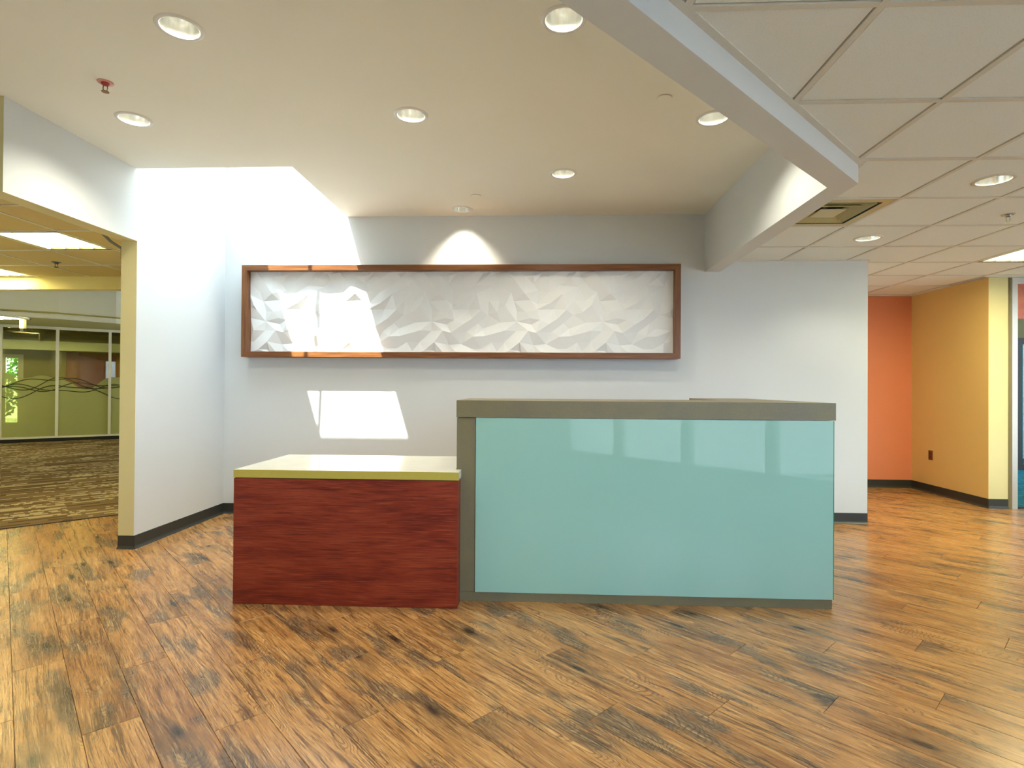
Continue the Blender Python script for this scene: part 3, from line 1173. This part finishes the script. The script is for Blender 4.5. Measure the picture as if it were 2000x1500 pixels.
sprinkler(-2.374, 2.945, ZU, 'red and brass pendent fire sprinkler on the plaster ceiling', 'pink', 'red', 'brass', 1.1)
sprinkler(3.245, 3.98, ZD + 0.004, 'steel pendent fire sprinkler on the tiled ceiling at the right', 'chrome', 'chrome', 'chrome', 1.1)
sprinkler(-4.779, 5.329, ZD + 0.004, 'dark pendent fire sprinkler seen through the left opening', 'duct', 'duct', 'black', 1.1)
for (x, y, lb) in [(0.721, 3.203, 'round flat sprinkler cover plate near the diagonal beam'), (-0.535, 4.791, 'round flat sprinkler cover plate beside the wall washing downlight')]:
    t = MB().lathe([(0.0005, -0.007), (0.040, -0.007), (0.043, -0.005), (0.043, -0.003), (0.034, -0.0025), (0.034, 0.0), (0.0005, 0.0)], 32).build('cover_plate', M['ceil'], None, loc=(x, y, ZU), smooth=False)
    tag(t, lb, 'cover plate', 'sprinkler cover plates')

# ------------------------------------------------------------------ relief art on the back wall
A0, A1, AZ0, AZ1, AP = -2.833, 1.334, 1.532, 2.4125, 0.139
art = empty('relief_artwork', ((A0 + A1) / 2, YB - 0.0, AZ0))
tag(art, 'long white faceted relief panel in a red brown wooden frame on the back wall', 'wall art')
aw, ah, fw = (A1 - A0) / 2, AZ1 - AZ0, 0.052


def rail(name, pts, mat):
    """mitred rail: quad in x,z extruded from the wall to the front"""
    v = [(p[0], -0.001, p[1]) for p in pts] + [(p[0], -AP, p[1]) for p in pts]
    f = [(0, 1, 2, 3), (4, 5, 6, 7)] + [(i, (i + 1) % 4, 4 + (i + 1) % 4, 4 + i) for i in range(4)]
    return mk(name, v, f, M[mat], art, bevel=0.0015)


rail('frame_rail', [(-aw, ah), (aw, ah), (aw - fw, ah - fw), (-aw + fw, ah - fw)], 'walnut_h')
rail('frame_rail', [(-aw, 0), (aw, 0), (aw - fw, fw), (-aw + fw, fw)], 'walnut_h')
rail('frame_rail', [(-aw, 0), (-aw, ah), (-aw + fw, ah - fw), (-aw + fw, fw)], 'walnut_v')
rail('frame_rail', [(aw, 0), (aw, ah), (aw - fw, ah - fw), (aw - fw, fw)], 'walnut_v')
# faceted sheet: one 0.82 m module of creases repeated along the panel
rng = random.Random(11)
MODW, PH = 0.815, ah - 2 * fw + 0.01
x_lo, x_hi = -aw + fw - 0.004, aw - fw + 0.004
mod = []
def crease_dist(p, q):
    best = 9.0
    for sh_ in (-MODW, 0.0, MODW):
        dx, dz = p[0] - q[0] + sh_, p[1] - q[1]
        u_, w_ = 0.82 * dx + 0.57 * dz, -0.57 * dx + 0.82 * dz      # creases run up to the right
        best = min(best, math.hypot(u_ * 0.72, w_ * 1.25))
    return best


for k_ in range(64):
    cand = [(rng.uniform(0, MODW), rng.uniform(0.0, PH)) for _ in range(24)]
    c_ = max(cand, key=lambda p: min([crease_dist(p, q_) for q_ in mod] + [min(p[1], PH - p[1]) + 0.07]))
    mod.append((c_[0], c_[1], rng.choice((-1, 1)) * rng.uniform(0.3, 1.0) * 0.018))
for k_ in range(6):
    for pz in (0.0, PH):
        mod.append((MODW * (k_ + rng.uniform(0.1, 0.9)) / 6, pz, rng.uniform(-0.012, 0.02)))
pts2, hts = [], []
n_mod = int((x_hi - x_lo) / MODW) + 3
for m_ in range(-1, n_mod):
    for px, pz, hh in mod:
        X = x_lo + m_ * MODW + px
        if x_lo + 0.03 < X < x_hi - 0.03:
            pts2.append(Vector((X, pz)))
            hts.append(hh * (0.5 if pz < 0.001 or pz > PH - 0.001 else 1.0))
nside = 7
for s_ in range(nside + 1):
    for X in (x_lo, x_hi):
        pts2.append(Vector((X, PH * s_ / nside)))
        hts.append(rng.uniform(-0.012, 0.012))
res = delaunay_2d_cdt(pts2, [], [], 0, 1e-5)
vs, hs = res[0], []
for k_, orig in enumerate(res[3]):
    hs.append(hts[orig[0]] if orig else 0.0)
verts = [(p.x, -(0.062 + h), fw - 0.005 + p.y) for p, h in zip(vs, hs)]
rp = mk('relief_panel', verts, [tuple(f) for f in res[2]], M['relief'], art)
for p in rp.data.polygons:
    if p.normal.y > 0:
        p.flip()
rp['label'] = 'white creased paper like relief sheet of triangular facets'
box('backing_board', x_lo, x_hi, -0.012, -0.004, fw, ah - fw, M['relief'], art)

# ------------------------------------------------------------------ low desk
LX0, LX1, LY0, LY1, LZ = -1.738, -0.440, 3.139, 3.86, 0.772
low = empty('low_desk', ((LX0 + LX1) / 2, LY0, 0))
tag(low, 'low reception desk with red mahogany front and cream top beside the glass counter', 'desk')
hw = (LX1 - LX0) / 2
box('front_panel', -hw, hw - 0.004, 0.0, 0.025, 0.001, LZ - 0.050, M['mahogany'], low, bevel=0.001)
box('shadow_reveal', -hw + 0.006, hw - 0.008, 0.006, 0.60, LZ - 0.050, LZ - 0.046, M['black'], low)
box('end_panel', hw - 0.030, hw, 0.002, 0.112, 0.001, LZ - 0.050, M['mahogany'], low, bevel=0.001)
box('end_panel', -hw, -hw + 0.025, 0.026, 0.70, 0.001, LZ - 0.050, M['mahogany'], low, bevel=0.001)
box('top', -hw, hw + 0.004, 0.001, 0.115, LZ - 0.046, LZ, M['topcream'], low, bevel=0.001)
box('top', -hw, hw - 0.03, 0.115, 0.72, LZ - 0.046, LZ, M['topcream'], low, bevel=0.0005)
box('yellow_cast_edge', -hw - 0.0005, hw + 0.0045, -0.002, 0.0009, LZ - 0.046, LZ - 0.001, M['edge'], low)  # yellow light cast painted along the cream top's front edge
box('back_panel', -hw + 0.025, hw - 0.05, 0.66, 0.68, 0.001, LZ - 0.050, M['mahogany'], low)

# ------------------------------------------------------------------ tall counter
CX0, CX1, CY0, CZ = -0.468, 1.709, 3.262, 1.177
cnt = empty('reception_counter', (CX0, CY0, 0))
tag(cnt, 'tall reception counter faced with pale sea green glass and a taupe stone top', 'counter')
cw = CX1 - CX0
box('countertop', 0.0, cw, -0.008, 0.62, CZ - 0.100, CZ, M['quartz'], cnt, bevel=0.0015)
box('countertop', cw - 0.46, cw, 0.62, 1.35, CZ - 0.100, CZ, M['quartz'], cnt, bevel=0.0015)
box('post', 0.002, 0.112, 0.0, 0.60, 0.055, CZ - 0.103, M['quartz'], cnt, bevel=0.0015)
box('core', 0.112, cw - 0.030, 0.008, 0.12, 0.055, CZ - 0.101, M['metal_white'], cnt)
box('inner_panel', 0.112, cw - 0.030, 0.12, 0.14, 0.0, CZ - 0.101, M['mahogany'], cnt)
box('return_panel', cw - 0.06, cw - 0.03, 0.14, 1.30, 0.055, CZ - 0.101, M['metal_white'], cnt)
box('kick_plate', 0.018, cw - 0.014, 0.004, 0.118, 0.0, 0.054, M['quartz'], cnt, bevel=0.001)
box('kick_plate', cw - 0.06, cw - 0.03, 0.118, 1.30, 0.0, 0.054, M['quartz'], cnt)
gl = box('glass_panel', 0.116, cw - 0.013, -0.006, 0.005, 0.056, CZ - 0.103, [M['bpglass'], M['glass_edge']], cnt)
for p in gl.data.polygons:
    if abs(p.normal.x) > 0.9:
        p.material_index = 1
gl['label'] = 'pale sea green back painted glass panel'
box('glass_edge', cw - 0.0128, cw - 0.0085, -0.0062, 0.005, 0.056, CZ - 0.103, M['glass_edge'], cnt)
gs = box('side_glass', cw - 0.029, cw - 0.013, 0.006, 1.30, 0.056, CZ - 0.103, M['glass_edge'], cnt)

# ------------------------------------------------------------------ outlet on the ochre wall
ot = empty('wall_outlet', (XO, 7.037, 0.461))
tag(ot, 'small brown electrical outlet low on the ochre wall', 'outlet')
box('cover_plate', -0.006, -0.0005, -0.036, 0.036, -0.058, 0.058, M['outlet'], ot, bevel=0.0015)
for z in (-0.02, 0.02):
    r_ = box('receptacle', -0.0085, -0.006, -0.017, 0.017, z - 0.014, z + 0.014, M['outlet_dark'], ot, bevel=0.001)

# cable at the header
tag(MB().tube([(XL - WT - 0.10, 4.03, ZD + 0.02), (XL - WT - 0.09, 4.05, ZD - 0.06), (XL - WT - 0.05, 4.10, ZD - 0.12), (XL - WT - 0.005, 4.155, ZD - 0.16), (XL - WT - 0.004, 4.16, ZD - 0.24)], 0.011, 10).build('conduit', M['cable'], None, smooth=True),
    'grey flexible conduit bending down behind the header of the left opening', 'conduit')

# ------------------------------------------------------------------ room beyond the left opening
struct(prism('wall_fascia', [(-7.0, YFA), (-2.0, YFA), (-2.0, YFA + 0.12), (-7.0, YFA + 0.12)], 2.329, ZR, M['cream']), 'cream yellow fascia at the end of the left tiled ceiling')
BK = [(-9.9, 8.95), (-9.272, 9.232), (-8.649, 9.70), (-8.101, 10.38), (-7.6, 11.3), (-7.3, 12.4)]
bk = MB()
for a, b in zip(BK, BK[1:]):
    bk.prism(strip_poly(a, b, 0.12), 2.45, ZR)
struct(bk.build('wall_bulkhead', M['white']), 'curved white bulkhead in front of the glass partition')
GD = Vector((1.605, 1.256, 0)).normalized()
GA = math.atan2(GD.y, GD.x)
G0 = Vector((-11.354, 11.331, 0))


def gp(t, n, z=0):
    q = G0 + GD * t + Vector((-GD.y, GD.x, 0)) * n
    return (q.x, q.y)


struct(prism('ceiling.003', [(-10.6, 8.7), (-9.272, 9.20), (-8.649, 9.68), (-8.101, 10.36), (-7.6, 11.3), (-7.3, 12.4), gp(4.5, 0.1), gp(-1.5, 0.1)], 2.535, 2.56, M['olive']), 'olive lit ceiling between bulkhead and glass partition')
part = struct(empty('window_1', (G0.x, G0.y, 0), GA), 'glass partition with white mullions and olive film seen through the left opening')
mull = [-0.99, -0.035, 0.9, 1.845, 2.79, 3.73]
box('base', -1.0, 3.8, -0.03, 0.09, 0.004, 0.075, M['black'], part)
box('sill_rail', -1.0, 3.8, -0.035, 0.06, 0.076, 0.115, M['metal_white'], part)
box('head_rail', -1.0, 3.8, -0.035, 0.06, 2.475, 2.53, M['metal_white'], part)
for x in mull:
    box('mullion', x, x + 0.055, -0.04, 0.06, 0.116, 2.474, M['metal_white'], part)
rngf = random.Random(5)


def film_top(x):
    return 1.36 + 0.12 * math.sin(x * 3.1 + 0.4) + 0.07 * math.sin(x * 6.3 + 2.0) + 0.03 * math.sin(x * 11 + 1)


for a, b in zip(mull, mull[1:]):
    a += 0.056
    pn = box('pane', a, b - 0.001, 0.0, 0.008, 0.116, 2.474, M['olive_glass'], part)
    n = 18
    v, f = [], []
    for i in range(n + 1):
        x = a + (b - 0.001 - a) * i / n
        v += [(x, -0.002, 0.117), (x, -0.002, film_top(x)), (x, -0.0008, 0.117), (x, -0.0008, film_top(x))]
    for i in range(n):
        k_ = i * 4
        f += [(k_, k_ + 4, k_ + 5, k_ + 1), (k_ + 2, k_ + 3, k_ + 7, k_ + 6), (k_ + 1, k_ + 5, k_ + 7, k_ + 3)]
    mk('film', v, f, M['film'], pn)
for w in range(5):
    ph, am, z0 = rngf.uniform(0, 6), rngf.uniform(0.06, 0.14), rngf.uniform(1.10, 1.30)
    fr = rngf.uniform(2.2, 4.2)
    ptsw = [(x / 24.0, -0.006, z0 + am * math.sin(fr * x / 24.0 + ph) + 0.04 * math.sin(7.1 * x / 24.0 + 2 * ph)) for x in range(-20, 90)]
    MB().tube(ptsw, 0.009, 5).build('curved_line', M['wire'], part)

# behind the partition: objects standing in for reflections in its glass
struct(prism('wall_beyond', [gp(0.06, 3.0), gp(8, 3.0), gp(8, 3.12), gp(0.06, 3.12)], 0, 2.9, M['olive']), 'olive wall behind the glass partition')
struct(prism('wall_beyond.001', [gp(-1.6, 3.0), gp(0.06, 3.0), gp(0.06, 3.12), gp(-1.6, 3.12)], 2.02, 2.9, M['olive']), 'olive wall above the window that stands in for a reflection')
struct(prism('wall_beyond.002', [gp(0.92, 2.94), gp(2.6, 2.94), gp(2.6, 2.998), gp(0.92, 2.998)], 1.2, 2.12, M['brown']), 'brown panel standing in for the orange wall reflected in the glass partition')  # built in place of the orange wall's reflection in the glass
struct(prism('wall_beyond.003', [gp(-2.2, 2.4), gp(4.5, 2.4), gp(4.5, 2.52), gp(-2.2, 2.52)], 2.13, 2.36, M['blue_reflection']), 'pale blue white band standing in for the bulkhead reflected in the glass partition')  # solid band in place of the bulkhead's reflection
struct(prism('ceiling.004', [gp(-2.2, 0.1), gp(6, 0.1), gp(6, 3.1), gp(-2.2, 3.1)], 2.62, 2.66, M['dark']), 'dark olive slab standing in for the ceiling reflected in the glass partition')  # modelled where the glass mirrors a dark ceiling
struct(prism('wall_beyond.004', [gp(4.5, 0.0), gp(4.5, 3.0), gp(4.62, 3.0), gp(4.62, 0.0)], 0, 2.9, M['olive']), 'olive side wall behind the glass partition')
struct(prism('wall_partition', [gp(3.8, -0.03), gp(10.6, -0.03), gp(10.6, 0.09), gp(3.8, 0.09)], 0, ZR, M['cream']), 'cream wall beside the glass partition')
struct(box('wall_side', XL - WT, XL - WT + 0.1, YB + 0.14, 18.0, 0, ZR, M['cream']), 'unseen cream side wall added to close the carpeted room against outside light')  # unseen wall, added to stop daylight leaking onto the bulkhead
struct(prism('wall_partition.001', [gp(-1.0, -0.02), gp(3.8, -0.02), gp(3.8, 0.08), gp(-1.0, 0.08)], 2.531, ZR, M['cream']), 'cream wall above the glass partition')
wg = struct(empty('window_5', (*gp(-1.6, 3.0), 0), GA), 'pale framed window standing in for the shopfront reflected in the glass partition')  # built window in place of the mirrored shopfront
for q in [(0.0, 1.66, 0.0, 0.28), (0.0, 1.66, 1.93, 2.02), (0.0, 0.09, 0.28, 1.93), (1.55, 1.66, 0.28, 1.93), (1.22, 1.32, 0.28, 1.93)]:
    box('frame_bar', q[0], q[1], 0.0, 0.1, q[2], q[3], M['metal_white'], wg)
box('pane', 0.09, 1.22, 0.04, 0.048, 0.28, 1.93, M['clear'], wg)
box('pane', 1.32, 1.55, 0.04, 0.048, 0.28, 1.93, M['clear'], wg)
# shrub standing in for trees reflected in the glass
sx, sy = gp(-1.1, 5.2)
shr = empty('reflection_shrub', (sx, sy, -0.1))
tag(shr, 'bright green leafy shrub standing in for trees reflected in the partition at the far left', 'shrub')
lf = MB()
rl = random.Random(3)
for i in range(2600):
    a, e = rl.uniform(0, 6.283), rl.uniform(-1, 1)
    r_ = (0.55 + 0.45 * rl.random()) * 1.25
    c = Vector((r_ * math.cos(a) * math.sqrt(1 - e * e), r_ * math.sin(a) * math.sqrt(1 - e * e) * 0.8, 1.6 + 1.35 * e))
    u_ = Vector((rl.uniform(-1, 1), rl.uniform(-1, 1), rl.uniform(-1, 1))).normalized() * 0.075
    w_ = u_.cross(Vector((rl.uniform(-1, 1), rl.uniform(-1, 1), rl.uniform(-1, 1)))).normalized() * 0.04
    lf.add([c - u_, c + w_, c + u_, c - w_], [(0, 1, 2, 3)])
fo = mk('foliage', lf.v, lf.f, M['leaf'], shr, fix=False)
fo['kind'] = 'stuff'
MB().tube([(0, 0, 0), (0.04, 0.02, 0.5), (0.0, 0.05, 1.2), (-0.06, 0.02, 1.9)], 0.05, 8).build('stem', M['outlet_dark'], shr)
struct(prism('ground.002', [gp(-8, 3.2), gp(8, 3.2), gp(8, 14), gp(-8, 14)], -0.2, -0.1, M['ground']), 'pavement outside the reflection stand-in window')
# lights in the far room
troffer(-10.35, -9.75, 9.75, 10.35, 2.50, 'small lit troffer between bulkhead and glass partition', 3, 3, 'trof_y')
q = gp(1.3, 1.2)  # this troffer and the next stand in for reflected fixtures
troffer(q[0] - 0.3, q[0] + 0.3, q[1] - 0.3, q[1] + 0.3, 2.585, 'lit troffer standing in for a fixture reflected in the right pane of the glass partition', 3, 3, 'trof_y')
q = gp(0.0, 1.2)
troffer(q[0] - 0.3, q[0] + 0.3, q[1] - 0.3, q[1] + 0.3, 2.585, 'lit troffer standing in for a fixture reflected in the left pane of the glass partition', 3, 3, 'trof_y')
troffer(-8.0, -7.4, 7.6, 8.2, ZR - 0.04, 'unseen lit troffer added high above to light the bulkhead', 3, 3, 'trof_y')  # lamp added out of view to brighten the bulkhead
sb = empty('occupancy_sensor', (-9.92, 10.33, 2.535))
tag(sb, 'small cream box with a dark lens hanging before the glass partition', 'sensor')
box('body', -0.045, 0.045, -0.03, 0.03, -0.20, 0.0, M['cream'], sb, bevel=0.004)
box('lens', -0.035, 0.035, -0.025, 0.025, -0.26, -0.2, M['black'], sb, bevel=0.006)
